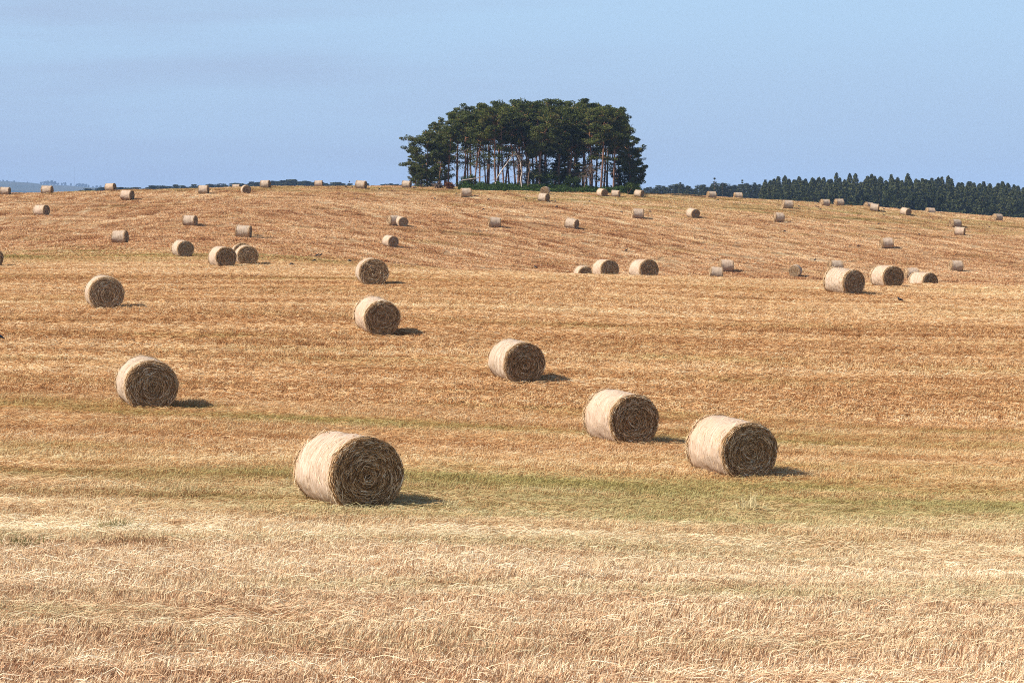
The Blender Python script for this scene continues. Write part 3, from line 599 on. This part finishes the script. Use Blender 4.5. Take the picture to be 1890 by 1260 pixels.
def make_pine(seed, H=14.0, cb=0.5, cr=2.6, one=0.0, dense=1.0):
    """Scots pine: bare trunk, up-curved limbs with flat needle pads, some dead stubs below"""
    r = np.random.default_rng(seed); root = bpy.data.objects.new('pine_tree', None); COL.objects.link(root)
    z = np.linspace(0, 1, 11); bend = r.normal(0, 0.55, 2); ph = r.uniform(0, 6, 2)
    tx = bend[0]*z*z*2 + 0.22*np.sin(z*5 + ph[0]) - 0.22*np.sin(ph[0]); ty = bend[1]*z*z*2 + 0.14*np.sin(z*6 + ph[1]) - 0.14*np.sin(ph[1])
    P = np.stack([tx, ty, z*H*0.97 - 0.25], -1); rad = 0.21*(1 - 0.80*z)*r.uniform(0.85, 1.2); rad[0] *= 1.35; w = MB(); tube(w, P, rad, 8); cw = MB()
    nl = int(24*dense)
    for k in range(nl):
        f = cb + (0.99 - cb)*((k + r.random())/nl); b = np.array([np.interp(f, z, P[:, i]) for i in range(3)])
        prof = math.sin(min(1.0, (1.02 - f)/(1.02 - cb)*1.15)*math.pi*0.62 + 0.12)
        a = r.uniform(0, 2*math.pi); L = cr*prof*r.uniform(0.6, 1.12)*(1 + one*(-math.cos(a)))
        up = r.uniform(-0.12, 0.45); s = np.linspace(0, 1, 5); dirv = np.array([math.cos(a), math.sin(a)]); L *= 1.0
        Q = np.stack([b[0] + dirv[0]*L*s + r.normal(0, 0.08)*s, b[1] + dirv[1]*L*s + r.normal(0, 0.08)*s, b[2] + L*(up*s + 0.22*s*s)], -1)
        tube(w, Q, 0.075*(1 - 0.78*s)*(0.6 + 0.4*L/cr), 5)
        for pk in range(max(2, int(L*1.9))):
            t = r.uniform(0.35, 1.05); c = np.array([np.interp(min(t, 1), s, Q[:, i]) for i in range(3)]) + r.normal(0, 1, 3)*np.array([0.34, 0.34, 0.16])
            n = int(r.integers(60, 110)); e = r.normal(0, 1, (n, 3)); e /= np.linalg.norm(e, axis=1)[:, None]; e *= r.uniform(0.35, 1.0, n)[:, None]**0.6
            rr = np.array([0.66, 0.66, 0.32])*r.uniform(0.6, 1.3); pt_ = r.normal(0, 0.22)
            tufts(cw, c + e*rr + np.array([0, 0, 0.12]), 0.215, np.clip(r.normal(0.44 + pt_, 0.17, n), 0, 1), 0.8, r)
    for k in range(7):                                                      # a few live sprays lower down
        f = r.uniform(max(0.06, cb - 0.25), max(cb, 0.12)); b = np.array([np.interp(f, z, P[:, i]) for i in range(3)]); a = r.uniform(0, 6.28); L = r.uniform(0.6, 2.2); s = np.linspace(0, 1, 4)
        Q = np.stack([b[0] + math.cos(a)*L*s, b[1] + math.sin(a)*L*s, b[2] + L*(r.uniform(-0.2, 0.25)*s - 0.1*s*s)], -1); tube(w, Q, 0.04*(1 - 0.75*s), 4); n = int(r.integers(20, 70))
        tufts(cw, Q[-1] + r.normal(0, 1, (n, 3))*np.array([0.45, 0.45, 0.16]), 0.24, np.clip(r.normal(0.4, 0.2, n), 0, 1), 0.8, r)
    for k in range(16):                                                     # dead snags below the crown
        f = r.uniform(0.08, max(cb, 0.12) + 0.05); b = np.array([np.interp(f, z, P[:, i]) for i in range(3)]); a = r.uniform(0, 6.28); L = r.uniform(0.4, 1.7); s = np.linspace(0, 1, 4)
        Q = np.stack([b[0] + math.cos(a)*L*s, b[1] + math.sin(a)*L*s, b[2] + L*(r.uniform(-0.4, 0.3)*s - 0.2*s*s)], -1); tube(w, Q, 0.035*(1 - 0.75*s), 4)
    w.build('trunk', M_bark, root, True); cw.build('crown', M_needle, root, False)
    root['H'] = H
    return root
PINES = [make_pine(1, cb=0.57, cr=3.4, dense=1.25), make_pine(2, cb=0.46, cr=3.1, dense=1.3), make_pine(3, cb=0.60, cr=3.4, dense=1.2), make_pine(4, cb=0.54, cr=3.5, dense=1.25), make_pine(5, cb=0.48, cr=3.0, dense=1.3), make_pine(6, cb=0.40, cr=3.2, dense=1.45),
         make_pine(11, 11.0, 0.10, 3.5, 0.35, 2.2), make_pine(12, 12.0, 0.08, 3.0, -0.2, 2.2)]
pu = [False]*len(PINES)
ENV = np.array([(740, 292), (752, 268), (770, 255), (790, 232), (820, 215), (850, 204), (880, 197), (900, 188), (917, 182), (945, 190), (985, 182), (1010, 185), (1040, 190), (1075, 180), (1100, 187), (1122, 194), (1140, 208), (1160, 220), (1170, 245), (1190, 280)], float)
def put_tree(protos, flags, p, px, D, top, rz, label, cat, group, wide=1.0):
    root = protos[p] if not flags[p] else copy_tree(protos[p]); flags[p] = True
    x, y = at_depth(px, D); z = z1(x, y); s = (z_at(top, D) - z) / root['H']
    root.location = (x, y, z - 0.05); root.rotation_euler = (0, 0, rz); root.scale = (s*wide, s*wide, s); tag(root, label, cat, group)
    return root
PG = 'pines of the hilltop grove'; PL = 'tall Scots pine inside the dense hilltop grove, dark green crown on a bare trunk'
put_tree(PINES, pu, 6, 790, 381, 236, 0.5, 'leftmost pine of the hilltop grove, its low crown spreading out to the left', 'pine tree', PG, 1.0)
put_tree(PINES, pu, 7, 1163, 383, 226, 0.4, 'rightmost pine of the hilltop grove, foliage hanging down to the ground', 'pine tree', PG, 0.8)
put_tree(PINES, pu, 0, 916, 376, 198, 2.2, 'pine with a straight bright reddish trunk, above the leaning pale dead stem', 'pine tree', PG)
put_tree(PINES, pu, 3, 1132, 378, 201, 0.9, 'pine with a pale lit trunk second from the right end of the grove', 'pine tree', PG, 0.9)
rp = random.Random(5)
for D0, n, xa, xb, dy in ((380, 12, 812, 1120, 12), (388, 14, 806, 1150, 5), (397, 13, 800, 1152, 2), (408, 14, 812, 1146, -2)):
    for k in range(n):
        px = xa + (xb - xa)*(k + 0.5)/n + rp.uniform(-11, 11); D = D0 + rp.uniform(-4, 4)
        top = float(np.interp(px, ENV[:, 0], ENV[:, 1])) + dy + rp.uniform(-8, 12)
        if px < 840: p = rp.choice([1, 4, 5])
        elif px < 965: p = rp.choice([0, 2, 2, 3])
        elif px < 1095: p = rp.choice([1, 4, 5, 5, 3])
        else: p = rp.choice([0, 2, 3])
        put_tree(PINES, pu, p, px, D, top, rp.uniform(0, 6.28), PL, 'pine tree', PG, rp.uniform(0.8, 1.0))
for px, D, top in ((812, 390, 258), (768, 386, 272), (796, 394, 268), (778, 378, 292), (1152, 392, 262), (1172, 388, 272), (1040, 402, 272), (1000, 396, 290), (1030, 398, 288), (1062, 396, 292)):
    put_tree(PINES, pu, 7, px, D, top, rp.uniform(0, 6.28), 'shorter bushy pine filling the space between the tall trunks of the grove', 'pine tree', PG, 0.9)

# dead wood, bushes and undergrowth at the foot of the grove
def limb(name, pts, r0, r1, mat, label, cat, twigs=0, seed=0, spread=1.0):
    """pts: (photo column, photo row, depth)"""
    r = np.random.default_rng(seed); P = np.array([(at_depth(px, D)[0], D, z_at(py, D)) for px, py, D in pts]); b = P[0].copy(); P = P - b
    k = np.linspace(0, 1, len(P)); s = np.linspace(0, 1, 9); Q = np.stack([np.interp(s, k, P[:, i]) for i in range(3)], -1) + r.normal(0, 0.05, (9, 3)); Q[0] = 0
    root = empty(name, tuple(b)); m = MB(); tube(m, Q, r0 + (r1 - r0)*s, 7); m.build('trunk', mat, root, True)
    if twigs:
        m = MB()
        for _ in range(twigs):
            t = r.uniform(0.3, 1.0); c = np.array([np.interp(t, s, Q[:, i]) for i in range(3)]); d = r.normal(0, 1, 3); d[2] *= 0.6; L = r.uniform(0.5, 1.9)*spread; u = np.linspace(0, 1, 4)[:, None]
            tube(m, c + d/np.linalg.norm(d)*L*u + np.array([0, 0, -0.35])*L*u*u + r.normal(0, 0.05, (4, 3))*u, 0.03*(1 - 0.8*u[:, 0]), 4, r.random())
        m.build('twigs', M_twig, root, False)
    return tag(root, label, cat)
limb('dead_tree', [(914, 339, 371), (924, 318, 371.4), (936, 301, 372), (945, 291, 372.5)], 0.12, 0.06, M_dead, 'bare bleached dead stem leaning to the right before the pines', 'dead tree', 4, 1, 0.5)
limb('fallen_branch', [(852, 334, 371), (866, 331, 371.2), (881, 329, 371.5), (894, 326, 372)], 0.09, 0.06, M_dead, 'pale fallen branch lying right of the rusty bush', 'branch', 8, 2, 0.6)
limb('dead_tree', [(963, 350, 372), (962, 320, 372.3), (961, 300, 372.5), (952, 284, 373)], 0.11, 0.04, M_dead, 'grey dead tree with drooping bare twigs right of the leaning stem', 'dead tree', 60, 3, 1.25)
limb('dead_tree', [(974, 349, 371.5), (976, 320, 371.6), (977, 298, 371.8)], 0.10, 0.05, M_twig, 'thin bare brown pole of a dead tree right of the twiggy grey one', 'dead tree', 14, 4, 0.7)
limb('dead_tree', [(1078, 346, 372), (1083, 322, 372), (1092, 306, 372.4)], 0.09, 0.03, M_twig, 'brown dead tree with tangled twigs near the right end of the grove', 'dead tree', 70, 6, 1.2)
N = NT('rusty_leaves'); M_rust = N.out(N.leaf(N.mix(N.attr('rnd'), (0.10, 0.035, 0.012, 1), (0.34, 0.15, 0.06, 1)), 0.2))
N = NT('bush_leaves'); M_bush = N.out(N.leaf(N.mix(N.attr('rnd'), (0.020, 0.034, 0.010, 1), (0.085, 0.115, 0.03, 1)), 0.2))
N = NT('fern_leaves'); M_fern = N.out(N.leaf(N.mix(N.attr('rnd'), (0.022, 0.040, 0.010, 1), (0.080, 0.125, 0.030, 1)), 0.3))
def bush(name, px, D, w, h, mat, label, cat, seed, n=900, group=None):
    r = np.random.default_rng(seed); x, y = at_depth(px, D); root = empty(name, (x, y, z1(x, y))); m = MB(); b = MB()
    for k in range(9):
        e = np.array([r.normal(0, w*0.3), r.normal(0, w*0.25), h*r.uniform(0.4, 0.85)]); tube(b, np.stack([np.zeros(3), e*0.5 + r.normal(0, 0.05, 3), e]), [0.035, 0.025, 0.01], 5)
        c = e + r.normal(0, 0.1, 3); k2 = n//9; q = r.normal(0, 1, (k2, 3)); q /= np.linalg.norm(q, axis=1)[:, None]; q *= r.uniform(0.3, 1, k2)[:, None]
        tufts(m, np.maximum(c + q*np.array([w*0.3, w*0.3, h*0.32]), [-99, -99, 0.05]), 0.22, np.clip(r.normal(0.45 + r.normal(0, 0.15), 0.2, k2), 0, 1), 1.0, r)
    b.build('stems', M_twig, root, True); m.build('foliage', mat, root, False); return tag(root, label, cat, group)
bush('bush', 829, 370, 2.0, 1.1, M_rust, 'rusty brown withered bush at the left foot of the grove', 'bush', 1)
bush('bush', 812, 373, 1.7, 1.0, M_twig, 'dull brown twiggy bush between the leftmost pine and the rusty bush', 'bush', 12, 500)
bush('bush', 1170, 372, 2.2, 1.5, M_bush, 'dark rounded bush under the rightmost pine', 'bush', 2)
bush('bush', 1158, 370, 1.5, 1.9, M_bush, 'olive green bush left of the dark rounded one at the right end', 'bush', 3)
bush('bush', 865, 376, 2.4, 2.1, M_bush, 'dark evergreen bush behind the pale fallen branch', 'bush', 4)
bush('bush', 1010, 378, 3.0, 2.7, M_bush, 'wide dark bush under the pines behind the round faced bale', 'bush', 5, 1400)
bush('bush', 1055, 376, 2.6, 2.2, M_bush, 'dark bush left of the tangled dead tree', 'bush', 6, 1200)
bush('bush', 985, 384, 2.6, 2.8, M_bush, 'deep green bush standing behind the dead poles', 'bush', 7, 1200)
r = np.random.default_rng(40); n = 26000; px = r.uniform(846, 1172, n); D = 367.5 + np.abs(r.normal(0, 9, n)) + np.where(px < 1000, 0, 1.0) + np.interp(px, [846, 930, 1172], [0.5, 0, 1.5]); X = (px - CX)/F*D
hh = (0.25 + 1.05*vnoise(X*0.8, D*0.5, 9)*np.clip((D - 366.5)/4, 0.25, 1))*np.clip(np.minimum(px - 842, 1176 - px)/12, 0.3, 1); m = MB()
tufts(m, np.stack([X, D, zt(X, D) + hh*r.uniform(0.0, 1.0, n)], -1), 0.26, np.clip(r.normal(0.5, 0.22, n), 0, 1), 1.0, r)
tag(m.build('undergrowth', M_fern), 'bright green undergrowth along the foot of the grove', 'undergrowth', kind='stuff')

# a few taller tufts left by the mower
N = NT('dry_grass'); M_tuft = N.out(N.leaf(N.mix(N.attr('rnd'), (0.16, 0.14, 0.045, 1), (0.72, 0.60, 0.34, 1)), 0.3))
def tuft(px, py, n, h, sp, bias, label, seed):
    r = np.random.default_rng(seed); x, y = at(px, py); m = MB(); b = np.stack([r.normal(0, sp, n), r.normal(0, sp*0.8, n), np.full(n, -0.02)], -1)
    L = h*r.uniform(0.5, 1.15, n); d = np.stack([r.normal(0.15, 0.32, n), r.normal(0, 0.3, n), np.ones(n)], -1); d /= np.linalg.norm(d, axis=1)[:, None]; a = r.uniform(0, 6.28, n); q = np.stack([np.cos(a), np.sin(a), np.zeros(n)], -1)*r.uniform(0.004, 0.009, n)[:, None]
    md, tp = b + d*L[:, None]*0.55, b + d*L[:, None] + np.stack([0.2*L*d[:, 0], 0.2*L*d[:, 1], -0.12*L], -1)
    V = np.stack([b - q, b + q, md + q, md - q, tp + q*0.3, tp - q*0.3], 1).reshape(-1, 3); k = np.arange(n)[:, None]*6
    m.add(V, np.concatenate([k + np.array([[0, 1, 2, 3]]), k + np.array([[3, 2, 4, 5]])]), np.repeat(np.clip(r.normal(bias, 0.2, n), 0, 1), 6))
    o = m.build('grass_tuft', M_tuft); o.location = (x, y, z1(x, y)); tag(o, label, 'grass tuft')
tuft(1381, 946, 70, 0.42, 0.12, 0.85, 'tall pale grass tuft in front of the second largest bale', 1)
tuft(36, 1016, 130, 0.26, 0.13, 0.12, 'dark grass tuft at the left edge of the foreground', 2)
tuft(212, 978, 160, 0.24, 0.16, 0.35, 'olive grass tuft in the left foreground, between the dark tuft and the nearest bale', 3)
tuft(830, 948, 50, 0.34, 0.08, 0.8, 'thin pale grass tuft just right of the nearest bale', 4)

# ------------------------------------------------------------------ conifers beyond the hill
N = NT('spruce_needles'); f = N.math('ADD', N.math('MULTIPLY', N.attr('rnd'), 0.6), N.math('MULTIPLY', N.objrand(), 0.4))
M_spruce = N.out(N.leaf(N.ramp(f, [(0.0, (0.020, 0.026, 0.010)), (0.5, (0.052, 0.062, 0.022)), (1.0, (0.115, 0.115, 0.042))]), 0.15))
def make_spruce(seed, H=14.0, W=2.2, gap=1.0, n=1300, spire=1.0, name='conifer_tree'):
    r = np.random.default_rng(seed); root = bpy.data.objects.new(name, None); COL.objects.link(root)
    w = MB(); z = np.linspace(0, 1, 6); tube(w, np.stack([0.05*np.sin(z*4 + seed), 0.05*np.cos(z*3 + seed), z*H*0.99 - 0.2], -1), 0.2*(1 - 0.93*z), 6); w.build('trunk', M_bark, root, True)
    m = MB(); nw = int(15/gap)
    for k in range(nw):
        f = 0.10 + 0.88*(k + 0.5)/nw; Rw = W*((1 - f)**(0.75*spire) + 0.035)*r.uniform(0.62, 1.25)
        nb = r.integers(6, 9)
        for q in range(nb):
            a = q/nb*6.283 + r.uniform(-0.4, 0.4); L = Rw*r.uniform(0.65, 1.12); c = n//(nw*nb); t = r.uniform(0.1, 1, c)**0.7
            P = np.stack([np.cos(a)*L*t, np.sin(a)*L*t, f*H - 0.30*L*t + 0.12*L*t*t + r.uniform(-0.14, 0.14)], -1) + r.normal(0, 0.13, (c, 3))*np.array([1, 1, 0.8])
            tufts(m, P, 0.62, np.clip(r.normal(0.45 + r.normal(0, 0.14), 0.16, c), 0, 1), 0.4, r)
    m.build('crown', M_spruce, root, False); root['H'] = H; return root
SPR = [make_spruce(s, 14, W, g, 1900, sp) for s, W, g, sp in ((1, 2.4, 0.9, 0.52), (2, 2.7, 1.0, 0.42), (3, 2.3, 0.9, 0.62), (4, 2.8, 1.0, 0.36))]
SPK = [make_spruce(9, 15, 2.3, 1.9, 800, 1.25), make_spruce(10, 14, 2.6, 1.5, 900, 1.15)]
su, ku = [False]*4, [False]*2
CG = 'conifers of the dark forest behind the right slope'; CLB = 'dark conifer standing among many in the forest behind the right slope'
RT = np.array([(1380, 338), (1405, 332), (1450, 329), (1500, 327), (1600, 326), (1650, 325), (1700, 328), (1760, 332), (1800, 336), (1890, 344), (1960, 350)], float)
def row_of(D, x0, x1, n, dy, fn):
    for k in range(n):
        px = x0 + (x1 - x0)*(k + rp.uniform(0.15, 0.85))/n; fn(px, D + rp.uniform(-14, 14), float(np.interp(px, RT[:, 0], RT[:, 1])) + dy + rp.choice([rp.uniform(-7, 4), rp.uniform(0, 12)]))
for j, (D, dy, n) in enumerate(((745, 36, 42), (780, 24, 42))):
    row_of(D, 1396 + 2*j, 1930, n, dy, lambda px, D, top: put_tree(SPR, su, rp.randrange(4), px, D, top, rp.uniform(0, 6.28), CLB, 'conifer', CG, rp.uniform(0.85, 1.2)))
# the back rows merge into one dark mass
mm = MB(); ws = MB()
def back(px, D, top):
    x, y = at_depth(px, D); z = z1(x, y); H = z_at(top, D) - z; n = 620; f = rng.uniform(0.35, 1, n); a = rng.uniform(0, 6.283, n); rr = rp.uniform(1.9, 2.5)*((1 - f)**0.5 + 0.03)*rng.uniform(0.4, 1.15, n)
    tufts(mm, np.stack([x + rr*np.cos(a), y + rr*np.sin(a), z + f*H - 0.25*rr], -1), 0.75, np.clip(rng.normal(0.42 + rp.gauss(0, 0.12), 0.15, n), 0, 1), 0.4)
    zz = np.linspace(0, 1, 4); tube(mm, np.stack([x + 0*zz, y + 0*zz, z + zz*H*0.97], -1), 0.18*(1 - 0.9*zz), 5, 0.2, 1)
for D, dy, n in ((815, 16, 52), (850, 9, 52), (890, 4, 54), (930, -1, 56)): row_of(D, 1404, 1930, n, dy, back)
tag(mm.build('forest', [M_spruce, M_bark]), 'rear rows of the dark conifer forest behind the right slope', 'forest', kind='stuff')
MID = np.array([(1185, 349), (1215, 345), (1250, 343), (1285, 346), (1320, 342), (1350, 342), (1400, 337)], float)
for k in range(50):
    px = 1188 + 214*(k + rp.uniform(0.1, 0.9))/50; D = rp.uniform(1050, 1150)
    put_tree(SPR, su, rp.randrange(4), px, D, float(np.interp(px, MID[:, 0], MID[:, 1])) + rp.uniform(-6, 3), rp.uniform(0, 6.28), 'low bushy conifer in the belt between the grove and the forest', 'conifer', 'conifers in the belt right of the grove', rp.uniform(1.5, 2.3))
put_tree(SPK, ku, 0, 1318, 1010, 325, 0.3, 'tallest spiky conifer right of the grove, thin open top', 'conifer', 'conifers in the belt right of the grove')
put_tree(SPK, ku, 1, 1369, 1015, 330, 1.3, 'spiky conifer with an open top just left of the forest edge', 'conifer', 'conifers in the belt right of the grove')
put_tree(SPK, ku, 1, 1255, 1020, 335, 2.3, 'broad pointed conifer midway between the grove and the tallest spiky one', 'conifer', 'conifers in the belt right of the grove', 1.15)
put_tree(SPK, ku, 0, 1333, 1015, 335, 2.9, 'small spiky conifer right beside the tallest spiky one', 'conifer', 'conifers in the belt right of the grove')
LFT = np.array([(150, 351), (200, 347), (300, 345), (350, 343), (400, 342), (450, 340), (500, 336), (540, 334), (600, 338), (640, 340), (700, 341), (745, 342)], float)
for k in range(150):
    px = 150 + 598*(k + rp.uniform(0.05, 0.95))/150; D = rp.uniform(1500, 1620)
    put_tree(SPR, su, rp.randrange(4), px, D, float(np.interp(px, LFT[:, 0], LFT[:, 1])) + rp.uniform(-4.5, 2.5), rp.uniform(0, 6.28), 'small distant conifer in the tree line behind the left skyline', 'conifer', 'conifers of the tree line left of the grove', rp.uniform(1.8, 2.8))
put_tree(SPK, ku, 0, 645.5, 1500, 332, 0.5, 'distant conifer rising above the tree line left of the skyline bale by the grove', 'conifer', 'conifers of the tree line left of the grove')

# ------------------------------------------------------------------ far hill on the left
N = NT('far_fields'); fn = N.noise(N.pos(), 0.0025, 3, 0.5)
M_hill = N.out(N.diffuse(N.ramp(fn, [(0.35, (0.025, 0.033, 0.014)), (0.5, (0.055, 0.058, 0.026)), (0.65, (0.085, 0.075, 0.035))])))
HX = np.array([(-700, 322), (-300, 330), (0, 337), (60, 340.5), (80, 343), (130, 345.5), (170, 348.5), (210, 351), (290, 356), (450, 368)], float)
hy = np.linspace(5200, 11000, 30); hp = np.linspace(-700, 450, 90)
HP, HY = np.meshgrid(hp, hy); top = ZC + (YH - np.interp(HP, HX[:, 0], HX[:, 1]))/F*9000.0
pr = np.where(HY < 9000, np.sin(np.clip((HY - 5000)/4000, 0, 1)*np.pi/2)**1.3, 1 - ((HY - 9000)/2200)**2*0.6)
HZ = -30 + (top + 30)*pr
mb = MB(); mb.add(np.stack([(HP - CX)/F*HY, HY, HZ], -1).reshape(-1, 3), grid_faces(len(hy), len(hp)))
tag(mb.build('hills', M_hill, smooth=True), 'far hazy blue hill with fields at the left', 'hill', kind='structure')
N = NT('far_leaves'); M_far = N.out(N.leaf(N.mix(N.attr('rnd'), (0.012, 0.022, 0.010, 1), (0.04, 0.06, 0.022, 1)), 0.15))
def make_round(seed):
    r = np.random.default_rng(seed); root = bpy.data.objects.new('broadleaf_tree', None); COL.objects.link(root); w = MB(); s = np.linspace(0, 1, 4)
    tube(w, np.stack([0*s, 0*s, s*5.0 - 0.4], -1), 0.3*(1 - 0.6*s), 6); m = MB()
    for k in range(12):
        c = np.array([r.normal(0, 1.5), r.normal(0, 1.5), r.uniform(2.4, 6.6)]); c[:2] *= 1.1 - abs(c[2] - 4)/5; n = 90
        tube(w, np.stack([[0, 0, 1.8], c*0.6 + [0, 0, 0.6], c]), [0.14, 0.08, 0.03], 4)
        q = r.normal(0, 1, (n, 3)); q /= np.linalg.norm(q, axis=1)[:, None]; q *= r.uniform(0.5, 1, n)[:, None]; tufts(m, c + q*np.array([1.5, 1.5, 1.2]), 0.9, np.clip(r.normal(0.5, 0.25, n), 0, 1), 1.0, r)
    w.build('trunk', M_bark, root, True); m.build('crown', M_far, root, False); root['H'] = 8.0; return root
RND = [make_round(1), make_round(2)]; ru = [False, False]
HL = 'dark round broadleaf tree in the clump on the far hazy hill'; HG = 'broadleaf trees on the far hazy hill'
for px, top, wd, lab in ((1, 331.5, 1.3, HL), (8, 331.5, 1.2, HL), (15, 332.5, 1.5, HL), (28, 333, 1.2, 'single rounded tree right of the left skyline bale, on the far hill'), (53, 335, 0.7, 'tiny lone tree on the bare brow of the far hill'), (41, 336, 0.7, HL), (78, 335, 1.1, HL), (84, 334, 1.1, HL), (90, 332.5, 1.2, HL), (97, 332, 1.2, HL), (103, 334, 1.2, HL), (109, 337, 1.1, HL),
                         (116, 337, 1.0, HL), (122, 336, 1.0, HL), (132.5, 337.5, 0.75, 'small slim tree standing apart beside the mast on the far hill'), (143, 339, 1.0, HL), (148, 337.5, 1.1, HL), (154, 338, 1.2, HL), (160, 339, 1.2, HL), (165, 341, 1.0, HL), (173, 343, 1.0, HL), (180, 342, 1.2, HL), (187, 342, 1.2, HL), (195, 343, 1.2, HL)):
    D = 8850 + rp.uniform(-80, 80); x, y = at_depth(px, D); gz = -30 + (ZC + (YH - np.interp(px, HX[:, 0], HX[:, 1]))/F*9000 + 30)*math.sin((D - 5000)/4000*math.pi/2)**1.3
    root = RND[int(px) % 2]; k = int(px) % 2; root = root if not ru[k] else copy_tree(root); ru[k] = True
    s = max(0.35, (z_at(top, D) - gz)/8.0); root.location = (x, y, gz); root.rotation_euler = (0, 0, rp.uniform(0, 6)); root.scale = (s*wd, s*wd, s); tag(root, lab, 'tree', HG)
N = NT('mast_steel'); M_mast = N.out(N.principled((0.30, 0.31, 0.33, 1), 0.5))
D = 8950; x, y = at_depth(139, D); gz = ZC + (YH - 346)/F*9000 - 2; root = empty('radio_mast', (x, y, gz)); m = MB(); Hm = 78.0; c3 = [(math.cos(a)*0.7, math.sin(a)*0.7) for a in (0.3, 2.4, 4.5)]
for a, b in c3: tube(m, [[a, b, 0], [a*0.8, b*0.8, Hm]], [0.13, 0.10], 5)
for k in range(20):
    for q in range(3): a, b = c3[q], c3[(q + 1) % 3]; tube(m, [[a[0], a[1], k*Hm/20], [b[0]*0.95, b[1]*0.95, (k + 1)*Hm/20]], [0.08, 0.08], 4)
m.build('lattice', M_mast, root); m = MB(); tube(m, [[0, 0, Hm - 1], [0, 0, Hm + 8]], [0.2, 0.1], 6); m.build('aerial', M_mast, root)
tag(root, 'thin grey radio mast rising from the far hazy hill', 'mast')

# ------------------------------------------------------------------ the air
m = MB(); x0, x1, y0, y1, zz0, zz1 = -6000, 6000, -120, 11500, -110, 285
V = [(x0, y0, zz0), (x1, y0, zz0), (x1, y1, zz0), (x0, y1, zz0), (x0, y0, zz1), (x1, y0, zz1), (x1, y1, zz1), (x0, y1, zz1)]
m.add(V, [(0, 3, 2, 1), (4, 5, 6, 7), (0, 1, 5, 4), (1, 2, 6, 5), (2, 3, 7, 6), (3, 0, 4, 7)])
hz = bpy.data.materials.new('haze'); hz.use_nodes = True; t = hz.node_tree; t.nodes.clear()
v = t.nodes.new('ShaderNodeVolumePrincipled'); v.inputs['Color'].default_value = (0.44, 0.65, 1.0, 1); v.inputs['Density'].default_value = 0.000088; v.inputs['Anisotropy'].default_value = 0.0
o = t.nodes.new('ShaderNodeOutputMaterial'); t.links.new(v.outputs[0], o.inputs['Volume'])
tag(m.build('haze', hz), 'pale blue summer haze over the far land', 'haze', kind='stuff')
